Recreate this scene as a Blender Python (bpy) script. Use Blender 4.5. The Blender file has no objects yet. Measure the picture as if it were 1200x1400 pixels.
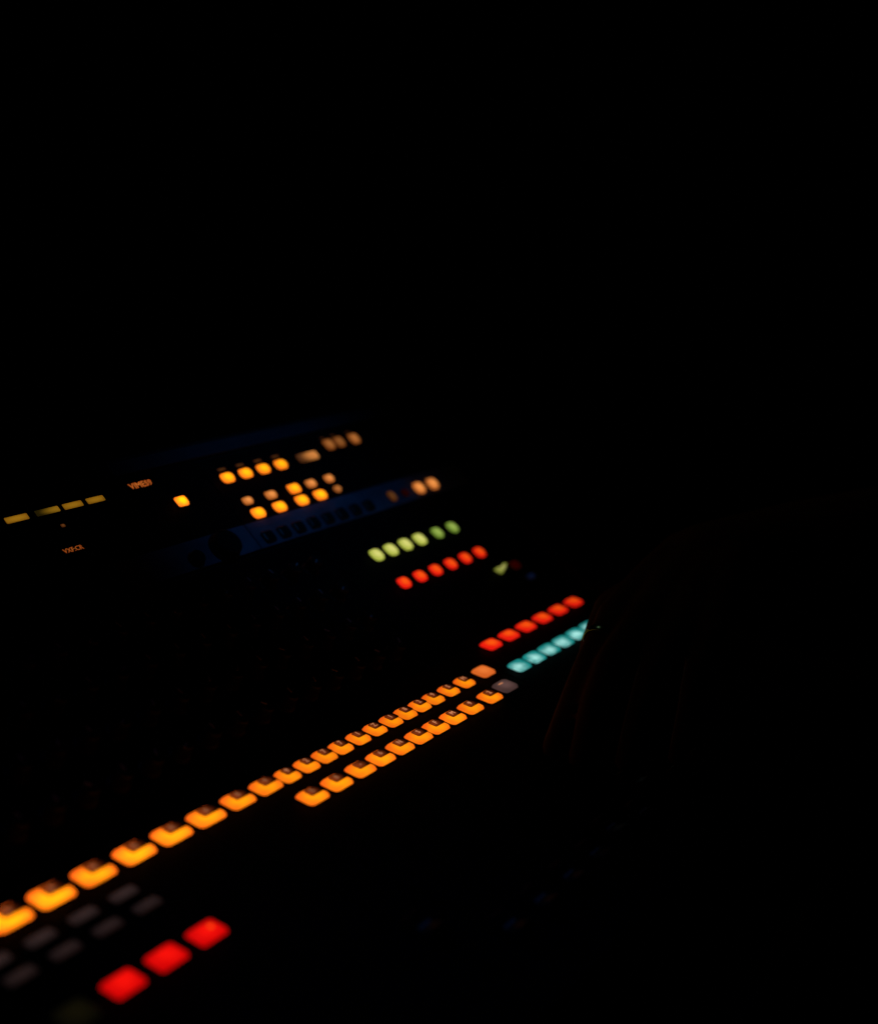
import bpy, bmesh, math, random
from mathutils import Vector, Matrix

random.seed(4)
scene = bpy.context.scene
COL = scene.collection
R = math.radians

# ------------------------------------------------------------------ camera
cam_data = bpy.data.cameras.new('camera')
cam = bpy.data.objects.new('camera', cam_data)
COL.objects.link(cam)
scene.camera = cam
FWD = Vector((0.82305966, 0.52489426, -0.21693046))
cam.location = (-0.67389, -0.51487, 1.22618)
cam.rotation_euler = FWD.to_track_quat('-Z', 'Y').to_euler()
cam_data.sensor_fit = 'VERTICAL'
cam_data.sensor_height = 36.0
cam_data.sensor_width = 36.0 * 877 / 1024
cam_data.lens = 50.0
cam_data.shift_y = -0.0024
cam_data.clip_start = 0.05
cam_data.clip_end = 200.0
cam_data.dof.use_dof = True
cam_data.dof.focus_distance = 0.965
cam_data.dof.aperture_fstop = 2.9

# ------------------------------------------------------------------ world: a dark room
world = bpy.data.worlds.new('World')
scene.world = world
world.use_nodes = True
bg = world.node_tree.nodes['Background']
bg.inputs['Color'].default_value = (0, 0, 0, 1)
bg.inputs['Strength'].default_value = 0.0

scene.view_settings.view_transform = 'Standard'
scene.view_settings.look = 'None'
scene.view_settings.exposure = 0.0
scene.view_settings.gamma = 1.0
scene.view_settings.use_curve_mapping = False


# ------------------------------------------------------------------ lamps of the dark room
def spot(name, loc, target, color, energy, size, blend, radius):
    d = bpy.data.lights.new(name, 'SPOT')
    d.color = color
    d.energy = energy
    d.spot_size = R(size)
    d.spot_blend = blend
    d.shadow_soft_size = radius
    o = bpy.data.objects.new(name, d)
    COL.objects.link(o)
    o.location = loc
    o.rotation_euler = (Vector(target) - Vector(loc)).to_track_quat('-Z', 'Y').to_euler()
    return o


# a weak blue stage lamp that brushes the sloping back of the desk
spot('blue_stage_lamp', (0.10, -0.55, 2.45), (0.205, 0.175, 0.99), (0.012, 0.30, 1.0), 6.2, 12.0, 1.0, 0.05)
# the same blue, spilling wide and far weaker
spot('blue_spill_lamp', (-0.5, 0.9, 2.6), (-0.13, -0.16, 0.86), (0.06, 0.24, 1.0), 6.0, 10.5, 1.0, 0.10)
# a warm house lamp far overhead, nearly out
spot('warm_house_lamp', (0.75, 0.5, 2.5), (0.42, -0.15, 0.95), (1.0, 0.62, 0.25), 0.5, 26, 1.0, 0.10)


# ------------------------------------------------------------------ materials
def new_mat(name):
    m = bpy.data.materials.new(name)
    m.use_nodes = True
    return m, m.node_tree, m.node_tree.nodes['Principled BSDF']


def painted(name, color, rough=0.6, spec=0.2, noise=0.25, scale=60.0, bump=0.15, metallic=0.0):
    m, nt, b = new_mat(name)
    tc = nt.nodes.new('ShaderNodeTexCoord')
    n1 = nt.nodes.new('ShaderNodeTexNoise')
    n1.inputs['Scale'].default_value = scale
    n1.inputs['Detail'].default_value = 6
    nt.links.new(tc.outputs['Object'], n1.inputs['Vector'])
    ramp = nt.nodes.new('ShaderNodeValToRGB')
    lo = [c * (1 - noise) for c in color]
    hi = [min(1, c * (1 + noise)) for c in color]
    ramp.color_ramp.elements[0].color = (*lo, 1)
    ramp.color_ramp.elements[1].color = (*hi, 1)
    ramp.color_ramp.elements[0].position = 0.3
    ramp.color_ramp.elements[1].position = 0.7
    nt.links.new(n1.outputs['Fac'], ramp.inputs['Fac'])
    nt.links.new(ramp.outputs['Color'], b.inputs['Base Color'])
    mr = nt.nodes.new('ShaderNodeMapRange')
    mr.inputs['To Min'].default_value = max(0.02, rough - 0.12)
    mr.inputs['To Max'].default_value = min(1, rough + 0.12)
    nt.links.new(n1.outputs['Fac'], mr.inputs['Value'])
    nt.links.new(mr.outputs['Result'], b.inputs['Roughness'])
    b.inputs['Specular IOR Level'].default_value = spec
    b.inputs['Metallic'].default_value = metallic
    if bump:
        n2 = nt.nodes.new('ShaderNodeTexNoise')
        n2.inputs['Scale'].default_value = scale * 12
        nt.links.new(tc.outputs['Object'], n2.inputs['Vector'])
        bp = nt.nodes.new('ShaderNodeBump')
        bp.inputs['Strength'].default_value = bump
        bp.inputs['Distance'].default_value = 0.0004
        nt.links.new(n2.outputs['Fac'], bp.inputs['Height'])
        nt.links.new(bp.outputs['Normal'], b.inputs['Normal'])
    return m


def lin(c):
    out = []
    for v in c:
        v = v / 255.0
        out.append(v / 12.92 if v <= 0.04045 else ((v + 0.055) / 1.055) ** 2.4)
    return out


def glow_mat(name, core, edge, center=(0.5, 0.5), r0=0.05, r1=0.62, base=(0.05, 0.03, 0.02), mottled=0.0):
    """diffuser cap with a lamp under it: brightest over the lamp; on unlit grey caps a painted glow; per-object 'glow' dims it"""
    m, nt, b = new_mat(name)
    tc = nt.nodes.new('ShaderNodeTexCoord')
    sep = nt.nodes.new('ShaderNodeSeparateXYZ')
    nt.links.new(tc.outputs['Generated'], sep.inputs[0])
    comb = nt.nodes.new('ShaderNodeCombineXYZ')
    nt.links.new(sep.outputs['X'], comb.inputs['X'])
    nt.links.new(sep.outputs['Y'], comb.inputs['Y'])
    dist = nt.nodes.new('ShaderNodeVectorMath')
    dist.operation = 'DISTANCE'
    dist.inputs[1].default_value = (center[0], center[1], 0)
    nt.links.new(comb.outputs[0], dist.inputs[0])
    val = dist.outputs['Value']
    if mottled:
        nz = nt.nodes.new('ShaderNodeTexNoise')
        nz.inputs['Scale'].default_value = 2.2
        oi = nt.nodes.new('ShaderNodeObjectInfo')
        add = nt.nodes.new('ShaderNodeVectorMath')
        add.operation = 'ADD'
        mul = nt.nodes.new('ShaderNodeMath')
        mul.operation = 'MULTIPLY'
        mul.inputs[1].default_value = 37.0
        nt.links.new(oi.outputs['Random'], mul.inputs[0])
        nt.links.new(tc.outputs['Generated'], add.inputs[0])
        nt.links.new(mul.outputs[0], add.inputs[1])
        nt.links.new(add.outputs[0], nz.inputs['Vector'])
        ma = nt.nodes.new('ShaderNodeMath')
        ma.operation = 'MULTIPLY_ADD'
        ma.inputs[1].default_value = mottled
        nt.links.new(nz.outputs['Fac'], ma.inputs[0])
        nt.links.new(val, ma.inputs[2])
        val = ma.outputs[0]
    ramp = nt.nodes.new('ShaderNodeMapRange')
    ramp.interpolation_type = 'SMOOTHSTEP'
    ramp.inputs['From Min'].default_value = r0
    ramp.inputs['From Max'].default_value = r1
    nt.links.new(val, ramp.inputs['Value'])
    mix = nt.nodes.new('ShaderNodeMix')
    mix.data_type = 'RGBA'
    mix.inputs[6].default_value = (*core, 1)
    mix.inputs[7].default_value = (*edge, 1)
    nt.links.new(ramp.outputs['Result'], mix.inputs[0])
    at = nt.nodes.new('ShaderNodeAttribute')
    at.attribute_type = 'OBJECT'
    at.attribute_name = 'glow'
    b.inputs['Base Color'].default_value = (*base, 1)
    b.inputs['Roughness'].default_value = 0.5
    b.inputs['Specular IOR Level'].default_value = 0.2
    nt.links.new(mix.outputs[2], b.inputs['Emission Color'])
    nt.links.new(at.outputs['Fac'], b.inputs['Emission Strength'])
    return m


def em(c, k=1.0):
    return [v * k for v in lin(c)]


M = {}
M['black_panel'] = painted('black_panel', (0.004, 0.0048, 0.0065), 0.62, 0.05, 0.3, 40)
M['chassis'] = painted('chassis_paint', (0.014, 0.017, 0.025), 0.55, 0.15, 0.15, 25)
M['blue_plate'] = painted('grey_blue_plate', (0.15, 0.19, 0.25), 0.6, 0.2, 0.35, 28)
M['rubber'] = painted('black_rubber', (0.012, 0.012, 0.013), 0.5, 0.25, 0.2, 120)
M['key_unlit'] = painted('unlit_key', (0.02, 0.02, 0.022), 0.4, 0.3, 0.2, 200, 0.05)
M['key_skirt'] = painted('key_skirt', (0.008, 0.008, 0.008), 0.6, 0.1, 0.2, 200, 0.0)
M['window'] = painted('smoked_window', (0.006, 0.003, 0.002), 0.25, 0.2, 0.2, 200, 0.0)
M['white_mark'] = painted('white_pointer', (0.55, 0.55, 0.55), 0.5, 0.3, 0.1, 200, 0.0)
M['slot'] = painted('fader_slot', (0.003, 0.003, 0.003), 0.8, 0.05, 0.2, 100, 0.0)
M['desk'] = painted('black_desk_top', (0.012, 0.011, 0.010), 0.7, 0.1, 0.35, 12)
M['floor'] = painted('dark_floor', (0.010, 0.010, 0.010), 0.8, 0.1, 0.3, 8)
M['skin'] = painted('skin', (0.11, 0.058, 0.030), 0.68, 0.1, 0.12, 35, 0.25)
M['shirt'] = painted('black_cotton', (0.010, 0.010, 0.011), 0.9, 0.05, 0.3, 300, 0.4)
M['trousers'] = painted('dark_denim', (0.012, 0.014, 0.022), 0.9, 0.05, 0.3, 300, 0.4)
M['hair'] = painted('dark_hair', (0.012, 0.009, 0.007), 0.5, 0.3, 0.3, 400, 0.4)
M['glint_metal'] = painted('cyan_glint_tint', (0.25, 0.75, 0.80), 0.22, 0.5, 0.05, 100, 0.0, 1.0)  # ring metal, tinted so its colour carries a cyan glint
M['black_metal'] = painted('black_metal', (0.02, 0.02, 0.02), 0.4, 0.4, 0.2, 60, 0.1, 0.6)

M['orange'] = glow_mat('orange_cap', em((255, 146, 10)), em((232, 90, 18)), center=(0.46, 0.36), r0=0.24, r1=0.82, mottled=0.28)
M['orange_plain'] = glow_mat('orange_plain_cap', em((236, 122, 52)), em((212, 96, 34)))
M['amber'] = glow_mat('amber_cap', em((255, 168, 8), 1.25), em((250, 112, 24)), r0=0.1, r1=0.6)
M['salmon'] = glow_mat('salmon_cap', em((244, 152, 74)), em((176, 92, 36)), r0=0.05, r1=0.6)
M['red_orange'] = glow_mat('red_orange_cap', em((255, 88, 16)), em((238, 26, 14)), r0=0.16, r1=0.64, mottled=0.2)
M['red'] = glow_mat('red_cap', em((255, 18, 10)), em((214, 5, 5)), r0=0.28, r1=0.78, mottled=0.35)
M['cyan'] = glow_mat('cyan_cap', em((176, 244, 236)), em((24, 142, 138)), center=(0.26, 0.34), r0=0.28, r1=0.80, mottled=0.55, base=(0.03, 0.06, 0.06))
M['lime'] = glow_mat('lime_cap', em((222, 220, 122)), em((172, 182, 66)), r0=0.1, r1=0.6)
M['green'] = glow_mat('green_cap', em((158, 184, 84)), em((104, 134, 44)), r0=0.1, r1=0.6)
M['mustard'] = glow_mat('mustard_strip', em((160, 112, 22)), em((128, 84, 14)), r0=0.1, r1=0.7)
M['mustard_fade'] = glow_mat('mustard_fading_strip', em((150, 108, 22)), em((36, 28, 4)), center=(1.0, 0.5), r0=0.15, r1=0.95)
M['wide_fade'] = glow_mat('salmon_fading_cap', em((212, 132, 64)), em((70, 38, 16)), center=(0.85, 0.5), r0=0.15, r1=0.85)
M['dull_pink'] = glow_mat('dull_pink_painted_glow', em((96, 70, 66)), em((64, 46, 44)), base=(0.1, 0.08, 0.08))  # no lamp in this key; emission paints the faint light on it
M['dull_grey'] = glow_mat('dull_grey_painted_glow', em((60, 44, 42)), em((40, 29, 28)), base=(0.08, 0.06, 0.06))  # unlit keys too: their dim tone is painted in as emission
M['glyph'] = glow_mat('lit_character', em((235, 150, 100)), em((235, 150, 100)))
M['smoked'] = glow_mat('smoked_label_window', em((112, 44, 16)), em((0, 0, 0)), center=(0.1, 0.45), r0=0.1, r1=0.8, base=(0.004, 0.003, 0.002))
M['led_text'] = glow_mat('orange_led_text', em((225, 118, 48)), em((205, 96, 36)))


# ------------------------------------------------------------------ mesh helpers
def obj(name, mesh, mat, parent=None, loc=(0, 0, 0), rot=(0, 0, 0)):
    o = bpy.data.objects.new(name, mesh)
    COL.objects.link(o)
    if mat is not None and len(mesh.materials) == 2:
        o.material_slots[0].link = 'OBJECT'
        o.material_slots[0].material = mat
    elif mat is not None and len(mesh.materials) == 0:
        mesh.materials.append(mat)
    elif mat is not None and mesh.materials[0] != mat:
        o.material_slots[0].link = 'OBJECT'
        o.material_slots[0].material = mat
    o.parent = parent
    o.location = loc
    o.rotation_euler = rot
    return o


def tag(o, label, cat=None, group=None):
    o['label'] = label
    if cat:
        o['category'] = cat
    if group:
        o['group'] = group
    return o


def mesh_from(name, verts, faces, smooth=False):
    me = bpy.data.meshes.new(name)
    me.from_pydata(verts, [], faces)
    me.validate()
    if smooth:
        for p in me.polygons:
            p.use_smooth = True
    me.update()
    return me


def ring_rr(w, d, r, z, seg=3):
    r = min(r, w / 2 - 1e-5, d / 2 - 1e-5)
    pts = []
    for cx, cy, a0 in ((w / 2 - r, d / 2 - r, 0), (-w / 2 + r, d / 2 - r, 90), (-w / 2 + r, -d / 2 + r, 180), (w / 2 - r, -d / 2 + r, 270)):
        for i in range(seg + 1):
            a = R(a0 + 90 * i / seg)
            pts.append((cx + r * math.cos(a), cy + r * math.sin(a), z))
    return pts


_caps = {}


def cap_mesh(w, d, h, r, inset=0.0012, dome=0.0):
    """rounded-rectangle key cap, softened towards its top; sizes in metres"""
    k = (round(w, 5), round(d, 5), round(h, 5), round(r, 5), inset, dome)
    if k in _caps:
        return _caps[k]
    loops = [ring_rr(w, d, r, 0.0), ring_rr(w, d, r, h * 0.62),
             ring_rr(w - inset, d - inset, r, h * 0.9),
             ring_rr(w - 2.6 * inset, d - 2.6 * inset, max(r - inset, 0.0003), h)]
    n = len(loops[0])
    verts = [p for l in loops for p in l]
    faces = []
    for i in range(len(loops) - 1):
        for j in range(n):
            faces.append((i * n + j, i * n + (j + 1) % n, (i + 1) * n + (j + 1) % n, (i + 1) * n + j))
    verts.append((0, 0, h + dome))
    c = len(verts) - 1
    for j in range(n):
        faces.append(((len(loops) - 1) * n + j, (len(loops) - 1) * n + (j + 1) % n, c))
    faces.append(tuple(reversed(range(n))))
    me = mesh_from('key_cap', verts, faces)
    me.materials.append(M['key_skirt'])
    me.materials.append(M['key_skirt'])
    for p in me.polygons:      # the moulded sides are opaque, only the softened top shines
        p.material_index = 0 if p.center.z > h * 0.7 else 1
    _caps[k] = me
    return me


def lathe_mesh(name, prof, seg=20):
    verts, faces = [], []
    for r, z in prof:
        for i in range(seg):
            a = 2 * math.pi * i / seg
            verts.append((r * math.cos(a), r * math.sin(a), z))
    for k in range(len(prof) - 1):
        for i in range(seg):
            faces.append((k * seg + i, k * seg + (i + 1) % seg, (k + 1) * seg + (i + 1) % seg, (k + 1) * seg + i))
    faces.append(tuple(reversed(range(seg))))
    faces.append(tuple((len(prof) - 1) * seg + i for i in range(seg)))
    return mesh_from(name, verts, faces)


def box_mesh(name, x0, x1, y0, y1, z0, z1, bevel=0.0):
    bm = bmesh.new()
    bmesh.ops.create_cube(bm, size=1.0)
    for v in bm.verts:
        v.co = Vector(((x0 + x1) / 2 + v.co.x * (x1 - x0), (y0 + y1) / 2 + v.co.y * (y1 - y0), (z0 + z1) / 2 + v.co.z * (z1 - z0)))
    if bevel:
        bmesh.ops.bevel(bm, geom=bm.edges[:], offset=bevel, segments=2, affect='EDGES', profile=0.7)
    me = bpy.data.meshes.new(name)
    bm.to_mesh(me)
    bm.free()
    return me


_texts = {}


def text_mesh(s, size):
    if (s, size) in _texts:
        return _texts[(s, size)]
    cu = bpy.data.curves.new('glyph', 'FONT')
    cu.body = s
    cu.size = size
    cu.align_x = 'CENTER'
    cu.align_y = 'CENTER'
    cu.extrude = 0.00012
    cu.resolution_u = 2
    tmp = bpy.data.objects.new('tmp_text', cu)
    COL.objects.link(tmp)
    dg = bpy.context.evaluated_depsgraph_get()
    me = bpy.data.meshes.new_from_object(tmp.evaluated_get(dg))
    bpy.data.objects.remove(tmp)
    _texts[(s, size)] = me
    return me


# ------------------------------------------------------------------ the setting
DESK_Z = 0.77
fl = obj('floor', box_mesh('floor', -4, 4, -4, 4, -0.05, 0.0), M['floor'])
fl['kind'] = 'structure'

desk = bpy.data.objects.new('desk', None)
COL.objects.link(desk)
desk.location = (0.0, 0.05, 0.0)
tag(desk, 'black desk carrying the mixing console, lost in the dark', 'desk')
obj('desk_top', box_mesh('desk_top', -0.75, 0.75, -0.32, 0.33, DESK_Z - 0.03, DESK_Z, 0.003), M['desk'], desk)
for sx in (-0.69, 0.69):
    obj('leg', box_mesh('leg', -0.025, 0.025, -0.28, 0.28, 0.0, DESK_Z - 0.03, 0.003), M['black_metal'], desk, (sx, 0, 0))

# ------------------------------------------------------------------ the console
console = bpy.data.objects.new('mixing_console', None)
COL.objects.link(console)
console.location = (0, 0, DESK_Z)
tag(console, 'black mixing console with glowing orange, red, cyan and green keys', 'mixing console')

# three sloping faces, hinged one above the other; v runs away from the operator
T1, T2, T3 = R(10), R(35), R(43)
O1 = Vector((0, 0, 0.88 - DESK_Z))


def dv(t):
    return Vector((0, math.cos(t), math.sin(t)))


def nv(t):
    return Vector((0, -math.sin(t), math.cos(t)))


O2 = O1 + dv(T1) * 0.0336
O3 = O2 + dv(T2) * 0.143
SEC = {1: (O1, T1), 2: (O2, T2), 3: (O3, T3)}


def at(s, x, v, h=0.0):
    o, t = SEC[s]
    return o + Vector((x / 1000, 0, 0)) + dv(t) * (v / 1000) + nv(t) * (h / 1000)


XL, XR = -460.0, 428.0
PANEL = -3.0        # the face plates lie this far below the key tops (mm)
# chassis: one extruded profile with side cheeks of its own
prof = []
f0 = at(1, 0, -232, -3 + PANEL)
prof += [(f0.y, 0.0), (f0.y, f0.z - 0.006), (f0.y + 0.005, f0.z)]
for s, v in ((1, 33.3), (2, 142.8), (3, 104)):
    p = at(s, 0, v, -3 + PANEL)
    prof.append((p.y, p.z))
top = at(3, 0, 104, -3 + PANEL)
prof += [(top.y + 0.010, top.z + 0.001), (top.y + 0.05, top.z - 0.012), (top.y + 0.055, top.z - 0.02), (top.y + 0.055, 0.0)]
verts, faces = [], []
for x in (XL / 1000, XR / 1000):
    verts += [(x, y, z) for y, z in prof]
n = len(prof)
for i in range(n):
    faces.append((i, n + i, n + (i + 1) % n, (i + 1) % n))
faces.append(tuple(range(n)))
faces.append(tuple(reversed(range(n, 2 * n))))
bm = bmesh.new()
me = mesh_from('chassis', verts, faces)
bm.from_mesh(me)
bmesh.ops.recalc_face_normals(bm, faces=bm.faces)
bm.to_mesh(me)
bm.free()
obj('chassis', me, M['chassis'], console)
for side, x in ((0, XL), (1, XR)):
    cv = []
    for dx in (-0.011, 0.011):
        for y, z in prof:
            cv.append((dx, y + (0.004 if y > 0.1 else -0.004), z + (0.007 if z > 0.0 else 0.0)))
    ff = [(i, n + i, n + (i + 1) % n, (i + 1) % n) for i in range(n)] + [tuple(range(n)), tuple(reversed(range(n, 2 * n)))]
    me = mesh_from('side_cheek', cv, ff)
    bm = bmesh.new()
    bm.from_mesh(me)
    bmesh.ops.recalc_face_normals(bm, faces=bm.faces)
    bmesh.ops.bevel(bm, geom=[e for e in bm.edges], offset=0.002, segments=2, affect='EDGES')
    bm.to_mesh(me)
    bm.free()
    obj('side_cheek', me, M['rubber'], console, ((x + (-11.3 if side == 0 else 11.3)) / 1000, 0, 0))


def plate(name, s, x0, x1, v0, v1, h, mat, thick=2.6, bev=0.0006):
    xc, vc = (x0 + x1) / 2, (v0 + v1) / 2
    me = box_mesh(name, -(x1 - x0) / 2000, (x1 - x0) / 2000, -(v1 - v0) / 2000, (v1 - v0) / 2000, (h - thick) / 1000, h / 1000, bev)
    return obj(name, me, mat, console, at(s, xc, vc, PANEL), (SEC[s][1], 0, 0))


def key(name, s, x, v, w, d, h, mat, glow=1.0, r=2.6, label=None, base=0.0, rotz=0.0, dome=0.0, inset=0.0012):
    me = cap_mesh(w / 1000, d / 1000, h / 1000, r / 1000, inset, dome / 1000)
    o = obj(name, me, mat, console, at(s, x, v, base + PANEL if h < -PANEL else -h))
    o.rotation_euler = (SEC[s][1], 0, 0)
    o['glow'] = float(glow)
    if label:
        o['label'] = label
    return o


# face plates: the front deck in modules, the knob field, the back
for x0, x1 in ((XL + 2, -122.5), (-121.5, 206.5), (207.5, XR - 2)):
    plate('deck_plate', 1, x0, x1, -228, 32, 0, M['black_panel'])
plate('knob_plate', 2, XL + 2, 178, 1.5, 141, 0, M['black_panel'])
plate('key_plate', 2, 179, XR - 2, 1.5, 141, 0, M['black_panel'])
plate('display_glass', 3, XL + 2, 45, 25.5, 92, 0, M['black_panel'])
plate('sill_plate', 3, XL + 2, -10.8, 1.5, 24.6, 0, M['black_panel'])
plate('button_plate', 3, 46, 127, 25.5, 90, 0, M['black_panel'])
plate('button_plate', 3, 128, 300, 25.5, 88, 0, M['black_panel'])
plate('button_plate', 3, 301, XR - 2, 25.5, 90, 0, M['black_panel'])
plate('grey_blue_plate', 3, -10, 126.2, 0.8, 24.6, 0.3, M['blue_plate'])['label'] = 'grey blue strip lit by blue light, with two knobs'
plate('grey_blue_plate', 3, 127.2, XR - 2, 0.8, 24.6, 0.3, M['blue_plate'])['label'] = 'grey blue strip lit by blue light, with eight dark keys'
plate('top_rim', 3, 46, XR - 2, 91.5, 103.5, 0.2, painted('rim_paint', (0.045, 0.056, 0.075), 0.6, 0.2, 0.15, 45))
plate('top_rim', 3, XL + 2, 45, 93, 103.5, 0.2, M['chassis'])


# ---- rows of orange keys with smoked label windows
def window_key(x, v, w, d, ch, glow, glyph_glow):
    k = key('key', 1, x, v, w, d, 5.0, M['orange'], glow, 3.0)
    k['label'] = 'orange lit key with a dark label window'
    k['glow'] = glow * random.uniform(0.90, 1.08)
    k.rotation_euler = (Matrix.Rotation(T1, 3, 'X') @ Matrix.Rotation(R(random.uniform(-1.0, 1.0)), 3, 'Z')).to_euler()
    ww, wd = w * 0.62, d * 0.50
    wx, wv = w * 0.17, d * 0.13
    wm = cap_mesh(ww / 1000, wd / 1000, 0.0011, 0.0012, 0.0002)
    obj('label_window', wm, M['smoked'], k, (wx / 1000, wv / 1000, 0.00455))['glow'] = 0.95 * min(glow, 1.4)
    if ch:
        g = obj('character', text_mesh(ch, 0.0056), M['glyph'], k, ((wx - w * 0.09) / 1000, wv / 1000, 0.0058))
        g['glow'] = glyph_glow
    return k


# wide-pitch keys at the near end, then the narrow ones
xa = [-250.0, -222.2, -193.6, -164.4, -136.4, -108.9, -81.7, -56.9]
va = [5.8, 5.5, 5.1, 4.5, 3.6, 2.7, 2.2, 1.5]
ca = ['B', 'B', 'B', 'B', 'B', '8', '8', '9']
for i, (x, v, c) in enumerate(zip(xa, va, ca)):
    window_key(x, v, 22.0 if i < 6 else 20.0, 15.6 - 0.2 * i, c, 2.3 - 0.14 * i, 0.30)
xs = [-37.2, -18.4, -0.4, 16.9, 35.9, 54.6, 73.2, 90.4, 107.9, 125.1, 145.2, 166.3]
cs = ['9', '2', '7', '7', '1', 'Z', '1', '8', '2', '9', 'S', 'M']
for i, (x, c) in enumerate(zip(xs, cs)):
    window_key(x, 0.6 - 0.16 * i, 14.8, 13.6, c, 1.12 - 0.012 * i, 0.6)
key('key', 1, 194.0, -0.9, 17.4, 13.8, 5.0, M['orange_plain'], 1.0, 3.0, 'plain orange lit key at the end of its row')
# the second row
xb = [-45.2, -21.2, 3.4, 25.2, 47.2, 69.0, 89.8, 111.3, 134.3, 160.6]
cb = ['B', '8', '-', '6', 'N', 'S', 'F', 'M', '9', '2']
for i, (x, c) in enumerate(zip(xb, cb)):
    window_key(x, -25.0 - 0.17 * i, 19.0 if i < 3 else 18.2, 14.4, c, 1.35 - 0.03 * i, 0.25 + 0.08 * min(i, 7))
gk = key('key', 1, 185.0, -25.0, 19.0, 14.2, 5.0, M['dull_pink'], 1.0, 3.0, 'unlit grey key at the end of the second row, its faint light painted in')
g = obj('character', box_mesh('dash', -0.0028, 0.0028, -0.0004, 0.0004, 0, 0.0002), M['glyph'], gk, (-0.002, 0.003, 0.0050))
g['glow'] = 0.8

# ---- red and cyan rows at the far end
for i in range(6):
    key('key', 1, 243.5 + 27.9 * i, 22.0, 18.6 - 0.25 * i, 12.4, 6.0, M['red_orange'], 1.0 - 0.03 * i, 2.8, 'orange red lit key', dome=0.6)
for i in range(7):
    key('key', 1, 226.5 + 23.6 * i, -13.6, 18.8, 13.6, 5.5, M['cyan'], random.uniform(0.78, 0.95), 3.0, 'cyan lit key', dome=0.8)

# ---- near end: unlit double keys and three red keys
for i in range(6):
    x = -331.5 + 27.0 * i
    key('key', 1, x, -17.0 - 0.8 * max(0, i - 2), 17.0, 7.2, 3.5, M['dull_grey'], 0.72, 1.6, 'unlit grey half-height key, its faint light painted in')
    key('key', 1, x + 1.6, -32.6 - 0.6 * max(0, i - 2), 17.0, 7.2, 3.5, M['dull_grey'], 0.48, 1.6, 'unlit grey half-height key, its faint light painted in')
for i, x in enumerate((-247.3, -218.9, -190.6)):
    k = key('key', 1, x, -69.8 - 0.5 * i, 18.8, 13.4, 6.0, M['red'], 0.96, 1.6, 'red lit square key near the fader end')
    if i == 2:
        g = obj('character', lathe_mesh('lamp_dot', ((0.0016, 0), (0.0012, 0.0003)), 10), glow_mat('orange_hot_spot', em((255, 84, 16)), em((255, 84, 16))), k, (0.0035, 0.001, 0.0059))
        g['glow'] = 1.0
        g.name = 'lamp_dot'
key('key', 1, -276.8, -70.2, 18.2, 16.2, 6.0, glow_mat('olive_cap', em((18, 15, 4)), em((8, 7, 2))), 1.0, 2.6, 'barely lit olive square key')

# ---- faders on the front deck
cap_cols = {}
fx = [-113.0 + 33.2 * i for i in range(11)]
fpos = [-150, -182, -182, -182, -182, -176, -182, -160, -182, -182, -182]
fm = None
for i, (x, v) in enumerate(zip(fx, fpos)):
    plate('fader_slot', 1, x - 1.3, x + 1.3, -205, -52, 0.35, M['slot'], 0.9, 0.0)
    for q in range(2):
        if fm is None:
            fm = box_mesh('scale_line', -0.004, 0.004, -0.0004, 0.0004, 0.0, 0.0004)
        for vv in (-60, -90, -120, -150, -180, -200):
            l = obj('scale_mark', fm, M['chassis'], console, at(1, x + (7.5 if q else -7.5), vv, PANEL), (T1, 0, 0))
    # cap: a saddle-shaped block with a white centre line
    cvv = []
    pr = [(-11, 0), (-11, 7), (-8, 10.5), (-3, 7.2), (0, 6.4), (3, 7.2), (8, 10.5), (11, 7), (11, 0)]
    if 'cap' not in cap_cols:
        vs = [(sx * (6.2 if z < 8 else 5.2) / 1000, y / 1000, z / 1000) for sx in (-1, 1) for y, z in pr]
        m_ = len(pr)
        fs = [(a, a + 1, m_ + a + 1, m_ + a) for a in range(m_ - 1)] + [(m_ - 1, 0, m_, 2 * m_ - 1), tuple(reversed(range(m_))), tuple(range(m_, 2 * m_))]
        me = mesh_from('fader_cap', vs, fs)
        bm = bmesh.new()
        bm.from_mesh(me)
        bmesh.ops.recalc_face_normals(bm, faces=bm.faces)
        bmesh.ops.bevel(bm, geom=bm.edges[:], offset=0.0005, segments=1, affect='EDGES')
        bm.to_mesh(me)
        bm.free()
        cap_cols['cap'] = me
        cap_cols['line'] = box_mesh('centre_line', -0.0052, 0.0052, -0.0006, 0.0006, 0.0062, 0.0067)
    fc = obj('fader_cap', cap_cols['cap'], M['rubber'], console, at(1, x, v, PANEL + 0.6), (T1, 0, 0))
    obj('centre_line', cap_cols['line'], M['white_mark'], fc)

# ---- the knob field
kprof = ((0.0072, 0.0), (0.0074, 0.0012), (0.0060, 0.0026), (0.0054, 0.0105), (0.0047, 0.0120))
kmesh = lathe_mesh('knob', kprof, 16)
pm = box_mesh('pointer', -0.0005, 0.0005, 0.0008, 0.0050, 0.0118, 0.0124)
for rv in (20.0, 51.0, 82.0, 112.0):
    for i in range(17):
        x = -256.0 + 25.4 * i
        a = R(random.choice((0, 0, 0, 10, -25, 40, -60, 120)))
        k = obj('knob', kmesh, M['rubber'], console, at(2, x, rv, PANEL + 0.1))
        k.rotation_mode = 'XYZ'
        k.rotation_euler = (Matrix.Rotation(T2, 3, 'X') @ Matrix.Rotation(a, 3, 'Z')).to_euler()
        obj('pointer', pm, M['white_mark'], k)

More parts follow.
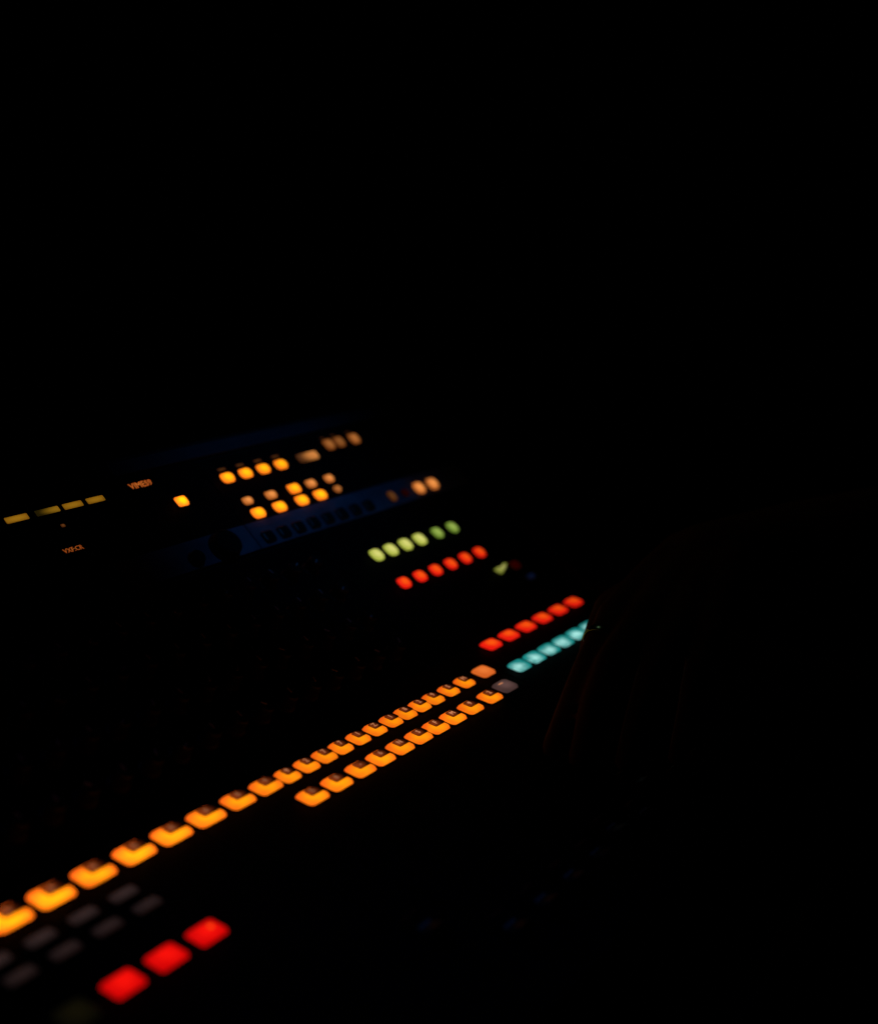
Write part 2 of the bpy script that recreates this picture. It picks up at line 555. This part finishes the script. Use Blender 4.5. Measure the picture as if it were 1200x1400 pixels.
# ---- lime, green and red keys behind
for i, x in enumerate((228.3, 248.4, 269.6, 290.8, 318.0, 342.0)):
    lit = i < 4
    key('key', 2, x, 104.2, 13.0 if lit else 11.6, 12.2 if lit else 11.6, 5.0, M['lime'] if lit else M['green'], 0.95, 4.2, 'pale lime lit key' if lit else 'dimmer green lit key')
for i in range(6):
    key('key', 2, 227.4 + 23.1 * i, 71.4, 13.4 - 0.2 * i, 11.0, 5.0, M['red_orange'], 1.0 - 0.02 * i, 4.0, 'small orange red lit key')
# arrow shaped key, a dim red and a dim blue one beyond
ap = [(-9, 2.5), (-5, -4.5), (1, -3.5), (13, 2.0), (9.5, 4.2), (0, 1.8)]
av = [(x / 1000, y / 1000, 0) for x, y in ap] + [(x * 0.92 / 1000, y * 0.9 / 1000, 0.003) for x, y in ap]
am = mesh_from('arrow_key', av, [(a, (a + 1) % 6, 6 + (a + 1) % 6, 6 + a) for a in range(6)] + [(6, 7, 8, 9, 10, 11), (5, 4, 3, 2, 1, 0)])
k = obj('arrow_key', am, M['lime'], console, at(2, 348.0, 48.6, PANEL + 0.2), (T2, 0, 0))
k['glow'] = 0.45
k.scale = (0.85, 0.85, 1.0)
k['label'] = 'small yellow arrow-shaped key'
key('key', 2, 369.0, 46.6, 12.0, 9.0, 4.0, M['red'], 0.022, 2.5, 'nearly dark red key')
key('key', 2, 373.0, 30.3, 12.0, 6.0, 4.0, glow_mat('dark_blue_cap', em((6, 16, 40)), em((2, 5, 14))), 1.0, 2.0, 'nearly dark blue key')

# ---- back panel: amber keys and dimmer ones
for i, x in enumerate((144.9, 166.4, 188.0, 210.0)):
    key('key', 3, x, 67.0, 13.8, 9.4, 4.5, M['amber'], 1.3 - 0.06 * i, 3.6, 'bright amber lit key')
    key('indicator', 3, x + 1.4, 75.9, 9.0, 2.6, 1.2, M['salmon'], 0.07, 0.6, 'dim legend above an amber key')
key('key', 3, 246.0, 68.0, 26.0, 8.8, 4.0, M['wide_fade'], 0.95, 2.6, 'wide salmon key, dark at its left end')
for x, v, gl in ((282.0, 74.5, 0.40), (296.8, 74.7, 0.30), (318.2, 74.4, 0.50)):
    key('key', 3, x, v, 11.8, 11.0, 4.0, M['salmon'], gl, 3.0, 'small dim salmon key')
    key('indicator', 3, x - 1.0, v + 8.2, 6.0, 2.0, 1.2, M['salmon'], 0.035, 0.6, 'dim legend above a salmon key')
for x, v, amber, w, d in ((147.0, 42.9, 0, 10.6, 7.0), (174.6, 42.4, 0, 12.2, 7.6), (203.7, 42.4, 1, 13.6, 9.0), (226.0, 42.7, 0, 11.8, 7.8), (250.5, 42.8, 0, 10.6, 7.6)):
    key('key', 3, x, v, w, d, 4.5, M['amber'] if amber else M['salmon'], 1.25 if amber else 0.98, 2.4, 'bright amber lit key' if amber else 'dimmer salmon lit key')
for x, v, amber in ((148.2, 30.2, 1), (174.2, 30.2, 1), (202.3, 30.3, 1), (226.4, 30.4, 1), (250.6, 31.2, 0)):
    key('key', 3, x, v, 14.2 if amber else 8.8, 9.4 if amber else 6.8, 4.5, M['amber'] if amber else M['salmon'], 1.3 if amber else 0.55, 3.4, 'bright amber lit key' if amber else 'dimmer salmon lit key')
key('key', 3, 85.2, 57.1, 11.0, 8.6, 4.5, M['amber'], 1.7, 1.8, 'single amber key lit bright yellow')
key('key', 3, 307.2, 9.9, 8.6, 10.5, 4.0, M['salmon'], 0.13, 3.0, 'barely lit small key')
key('key', 3, 327.0, 9.5, 8.6, 8.0, 4.0, M['red'], 0.012, 3.0, 'nearly dark red key')
for x in (349.4, 371.0):
    key('key', 3, x, 9.9, 13.6, 12.0, 4.5, M['salmon'], 1.12, 4.6, 'salmon lit key near the console end')
# unlit keys and knobs on the grey blue strip
for i in range(8):
    key('key', 3, 140.8 + 18.7 * i, 8.4, 12.2, 11.0, 4.5, M['key_unlit'], 0, 2.4, 'unlit black key on the grey blue strip', base=0.25)
bk = lathe_mesh('knob', ((0.0128, 0.0), (0.0130, 0.002), (0.0118, 0.0034), (0.0110, 0.0085), (0.0098, 0.0096)), 28)
o = obj('knob', bk, M['rubber'], console, at(3, 91.5, 10.4, PANEL + 0.3), (T3, 0, 0))
o['label'] = 'large black knob on the grey blue strip'
obj('pointer', box_mesh('pointer', -0.0007, 0.0007, 0.003, 0.0098, 0.0094, 0.0100), M['rubber'], o)
o = obj('knob', lathe_mesh('knob', ((0.0066, 0.0), (0.0068, 0.001), (0.0060, 0.002), (0.0056, 0.0050), (0.0050, 0.0058)), 20), M['rubber'], console, at(3, 59.4, 8.0, PANEL + 0.3), (T3, 0, 0))
o['label'] = 'small black knob on the grey blue strip'
obj('pointer', box_mesh('pointer', -0.0005, 0.0005, 0.001, 0.0050, 0.0056, 0.0061), M['rubber'], o)
# mustard strips and two little text read-outs behind the glass
for i, (x, w) in enumerate(((-55.6, 18.8), (-29.3, 20.4), (-6.6, 17.2), (14.4, 16.0))):
    key('display_strip', 3, x, 76.2, w, 4.8, 0.8, M['mustard_fade'] if i == 1 else M['mustard'], 0.74 if i else 0.82, 0.8,
        'mustard strip fading dark at its left' if i == 1 else 'dull mustard lit strip', inset=0.0002)
key('indicator', 3, -25.6, 62.4, 3.4, 2.6, 0.8, M['salmon'], 0.12, 0.6, 'tiny dim orange lamp', inset=0.0002)
for s_, x, v, size, gl in (('VIMES9', 61.4, 79.4, 0.0072, 0.72), ('VXF:CR', -31.0, 42.7, 0.0051, 0.42)):
    d_ = plate('text_display', 3, x - 15, x + 15, v - 6, v + 6, 0.5, M['window'], 0.8, 0.0)
    t_ = obj('character', text_mesh(s_, size), M['led_text'], d_, (0, 0, 0.0007))
    t_['glow'] = gl

# ------------------------------------------------------------------ the operator
def blob(bm, a, b, ra, rb, seg=14, rings=6, flat=None):
    """tapered capsule from a to b"""
    a, b = Vector(a), Vector(b)
    ax = (b - a)
    L = ax.length
    q = ax.to_track_quat('Z', 'Y') if L > 1e-6 else None
    loops = []
    for i in range(rings + 1):
        t = math.pi / 2 * i / rings
        loops.append((-ra * math.cos(t), max(ra * math.sin(t), 1e-5)))
    for i in range(rings + 1):
        t = math.pi / 2 * i / rings
        loops.append((L + rb * math.sin(t), max(rb * math.cos(t), 1e-5)))
    vs = []
    for z, r in loops:
        l = []
        for j in range(seg):
            an = 2 * math.pi * j / seg
            p = Vector((r * math.cos(an), r * math.sin(an), z))
            p = (q @ p if q else p) + a
            l.append(bm.verts.new(p))
        vs.append(l)
    for i in range(len(vs) - 1):
        for j in range(seg):
            bm.faces.new((vs[i][j], vs[i][(j + 1) % seg], vs[i + 1][(j + 1) % seg], vs[i + 1][j]))
    bm.faces.new(list(reversed(vs[0])))
    bm.faces.new(vs[-1])


def chain(bm, pts):
    for (p, r), (p2, r2) in zip(pts, pts[1:]):
        blob(bm, p, p2, r, r2)


def fused(name, bm, voxel, mat, parent, smooth_iter=4):
    me = bpy.data.meshes.new(name + '_raw')
    bm.to_mesh(me)
    bm.free()
    tmp = bpy.data.objects.new('tmp_body', me)
    COL.objects.link(tmp)
    md = tmp.modifiers.new('fuse', 'REMESH')
    md.mode = 'VOXEL'
    md.voxel_size = voxel
    sm = tmp.modifiers.new('soft', 'SMOOTH')
    sm.iterations = smooth_iter
    sm.factor = 0.5
    dg = bpy.context.evaluated_depsgraph_get()
    out = bpy.data.meshes.new_from_object(tmp.evaluated_get(dg))
    bpy.data.objects.remove(tmp)
    out.name = name
    out.materials.clear()
    for p in out.polygons:
        p.use_smooth = True
    return obj(name, out, mat, parent)


person = bpy.data.objects.new('person', None)
COL.objects.link(person)
tag(person, 'operator in a black shirt, bare forearm reaching over the console from the right', 'person')

WR = (0.2970, -0.1298, 0.962)       # left wrist
EL = (0.5350, -0.2698, 0.950)       # left elbow
SH = (0.6900, -0.4300, 1.120)       # left shoulder
SHR = (1.0400, -0.4500, 1.120)
NECK = (0.8650, -0.4300, 1.190)
PEL = (0.8650, -0.5600, 0.585)

bm = bmesh.new()
# left arm
chain(bm, [(SH, 0.055), ((0.6100, -0.3450, 1.035), 0.047), (EL, 0.041), ((0.4600, -0.2258, 0.957), 0.043), ((0.3750, -0.1758, 0.962), 0.034), (WR, 0.026)])
# the back of the hand, a flat palm of four metacarpals
knuck = {'index': (0.2010, -0.1018, 0.935), 'middle': (0.1970, -0.1248, 0.938), 'ring': (0.2040, -0.1468, 0.934), 'little': (0.2140, -0.1658, 0.927)}
for k_, p in knuck.items():
    off = {'index': 0.016, 'middle': 0.006, 'ring': -0.005, 'little': -0.015}[k_]
    chain(bm, [((WR[0], WR[1] + off, WR[2] - 0.002), 0.020), (((WR[0] + p[0]) / 2, (WR[1] + off + p[1]) / 2, (WR[2] + p[2]) / 2 + 0.001), 0.0165), (p, 0.0125)])
chain(bm, [(knuck['index'], 0.0118), ((0.1540, -0.1060, 0.915), 0.0092), ((0.1280, -0.1060, 0.893), 0.0080), ((0.1050, -0.1050, 0.871), 0.0066)])
chain(bm, [(knuck['middle'], 0.0120), ((0.1480, -0.1248, 0.922), 0.0094), ((0.1190, -0.1258, 0.897), 0.0082), ((0.1010, -0.1268, 0.870), 0.0068)])
chain(bm, [(knuck['ring'], 0.0114), ((0.1590, -0.1498, 0.916), 0.0090), ((0.1330, -0.1518, 0.891), 0.0078), ((0.1180, -0.1518, 0.866), 0.0064)])
chain(bm, [(knuck['little'], 0.0102), ((0.1800, -0.1718, 0.909), 0.0080), ((0.1610, -0.1748, 0.888), 0.0070), ((0.1480, -0.1748, 0.864), 0.0058)])
# thumb leaves the side of the palm near its base
chain(bm, [((0.2770, -0.1118, 0.950), 0.016), ((0.2520, -0.0760, 0.926), 0.0128), ((0.2170, -0.0790, 0.907), 0.0098), ((0.1850, -0.0890, 0.888), 0.0074)])
# right arm, hand in the lap
chain(bm, [(SHR, 0.055), ((1.09, -0.44, 0.99), 0.046), ((1.10, -0.44, 0.86), 0.040), ((1.05, -0.36, 0.78), 0.038), ((0.985, -0.29, 0.715), 0.025)])
for i in range(4):
    y0 = -0.262 + 0.006 * i
    x0 = 0.945 + 0.018 * i
    chain(bm, [((0.985, -0.29, 0.712), 0.019), ((x0, y0, 0.700), 0.012), ((x0 - 0.02, y0 + 0.042, 0.690), 0.009), ((x0 - 0.03, y0 + 0.066 - 0.004 * abs(i - 1), 0.676), 0.0068)])
chain(bm, [((0.975, -0.285, 0.712), 0.014), ((0.935, -0.285, 0.700), 0.011), ((0.915, -0.262, 0.690), 0.008)])
# trunk, neck, head
chain(bm, [(SH, 0.06), (NECK, 0.07), (SHR, 0.06)])
chain(bm, [((0.79, -0.45, 1.06), 0.10), ((0.80, -0.49, 0.86), 0.095), ((0.80, -0.55, 0.62), 0.105)])
chain(bm, [((0.94, -0.45, 1.06), 0.10), ((0.93, -0.49, 0.86), 0.095), ((0.93, -0.55, 0.62), 0.105)])
HD = Vector((0.865, -0.375, 1.385))
chain(bm, [(NECK, 0.058), ((0.865, -0.405, 1.29), 0.052)])
blob(bm, HD + Vector((0, -0.022, 0.03)), HD + Vector((0, 0.012, 0.02)), 0.083, 0.078)
blob(bm, HD + Vector((0, 0.005, 0.0)), HD + Vector((0, 0.042, -0.075)), 0.066, 0.036)
blob(bm, HD + Vector((0, 0.082, 0.012)), HD + Vector((0, 0.104, -0.022)), 0.009, 0.013)      # nose
blob(bm, HD + Vector((-0.03, 0.078, 0.026)), HD + Vector((0.03, 0.078, 0.026)), 0.012, 0.012)  # brow
blob(bm, HD + Vector((-0.018, 0.074, -0.055)), HD + Vector((0.018, 0.074, -0.055)), 0.009, 0.009)  # mouth
for sx in (-1, 1):
    blob(bm, HD + Vector((0.078 * sx, -0.012, -0.018)), HD + Vector((0.086 * sx, -0.020, 0.026)), 0.010, 0.014)
# legs, seated
for sx in (-1, 1):
    chain(bm, [((0.865 + 0.09 * sx, -0.55, 0.59), 0.085), ((0.865 + 0.11 * sx, -0.15, 0.57), 0.060), ((0.865 + 0.11 * sx, -0.15, 0.30), 0.050), ((0.865 + 0.11 * sx, -0.18, 0.09), 0.038)])
    chain(bm, [((0.865 + 0.11 * sx, -0.19, 0.05), 0.044), ((0.865 + 0.12 * sx, -0.02, 0.034), 0.034)])
body = fused('body', bm, 0.0034, M['skin'], person, 3)

bm = bmesh.new()
chain(bm, [(SH, 0.068), ((0.61, -0.345, 1.035), 0.060), ((0.575, -0.308, 0.998), 0.060)])
chain(bm, [(SHR, 0.068), ((1.09, -0.44, 0.99), 0.060), ((1.097, -0.44, 0.93), 0.058)])
chain(bm, [(SH, 0.072), ((0.865, -0.44, 1.165), 0.080), (SHR, 0.072)])
chain(bm, [((0.79, -0.45, 1.06), 0.112), ((0.80, -0.49, 0.86), 0.108), ((0.80, -0.55, 0.60), 0.118)])
chain(bm, [((0.94, -0.45, 1.06), 0.112), ((0.93, -0.49, 0.86), 0.108), ((0.93, -0.55, 0.60), 0.118)])
fused('shirt', bm, 0.006, M['shirt'], person, 4)['label'] = 'black short-sleeved shirt'
bm = bmesh.new()
for sx in (-1, 1):
    chain(bm, [((0.865 + 0.09 * sx, -0.55, 0.585), 0.104), ((0.865 + 0.11 * sx, -0.15, 0.57), 0.072), ((0.865 + 0.11 * sx, -0.15, 0.30), 0.064), ((0.865 + 0.11 * sx, -0.18, 0.10), 0.056)])
fused('trousers', bm, 0.007, M['trousers'], person, 4)
bm = bmesh.new()
for sx in (-1, 1):
    chain(bm, [((0.865 + 0.11 * sx, -0.20, 0.055), 0.050), ((0.865 + 0.12 * sx, -0.01, 0.042), 0.041)])
fused('shoes', bm, 0.006, M['rubber'], person, 2)
bm = bmesh.new()
blob(bm, HD + Vector((0, -0.034, 0.044)), HD + Vector((0, -0.002, 0.050)), 0.087, 0.080)
blob(bm, HD + Vector((0, -0.045, 0.02)), HD + Vector((0, -0.05, -0.05)), 0.075, 0.055)
fused('hair', bm, 0.005, M['hair'], person, 2)
for sx in (-1, 1):
    bm = bmesh.new()
    bmesh.ops.create_uvsphere(bm, u_segments=12, v_segments=8, radius=0.0115)
    me = bpy.data.meshes.new('eye')
    bm.to_mesh(me)
    bm.free()
    obj('eye', me, M['white_mark'], person, HD + Vector((0.031 * sx, 0.074, 0.008)))


def band(name, center, axis, r0, r1, width, mat, parent):
    """a closed ring around an axis"""
    prof_ = ((r0, -width / 2), (r1 - 0.0003, -width / 2), (r1, -width / 4), (r1, width / 4), (r1 - 0.0003, width / 2), (r0, width / 2))
    seg = 40
    vs, fs = [], []
    for i in range(seg):
        a = 2 * math.pi * i / seg
        for r_, z in prof_:
            vs.append((r_ * math.cos(a), r_ * math.sin(a), z))
    m_ = len(prof_)
    for i in range(seg):
        for j in range(m_):
            fs.append((i * m_ + j, ((i + 1) % seg) * m_ + j, ((i + 1) % seg) * m_ + (j + 1) % m_, i * m_ + (j + 1) % m_))
    me = mesh_from(name, vs, fs, True)
    o = obj(name, me, mat, parent, center)
    o.rotation_euler = Vector(axis).to_track_quat('Z', 'Y').to_euler()
    return o


ax = Vector((0.154, -0.1060, 0.915)) - Vector(knuck['index'])
band('finger_ring', Vector(knuck['index']) + ax * 0.5, ax, 0.0104, 0.0122, 0.0055, M['glint_metal'], person)  # ring put here for the tinted cyan glint
stool = bpy.data.objects.new('stool', None)
COL.objects.link(stool)
stool.location = (0.865, -0.57, 0.0)
tag(stool, 'round black stool under the operator', 'stool')
obj('seat', lathe_mesh('seat', ((0.17, 0.42), (0.19, 0.43), (0.19, 0.455), (0.17, 0.468)), 32), M['rubber'], stool)
obj('column', lathe_mesh('column', ((0.025, 0.02), (0.025, 0.42)), 16), M['black_metal'], stool)
obj('base', lathe_mesh('base', ((0.22, 0.0), (0.22, 0.012), (0.03, 0.03)), 32), M['black_metal'], stool)
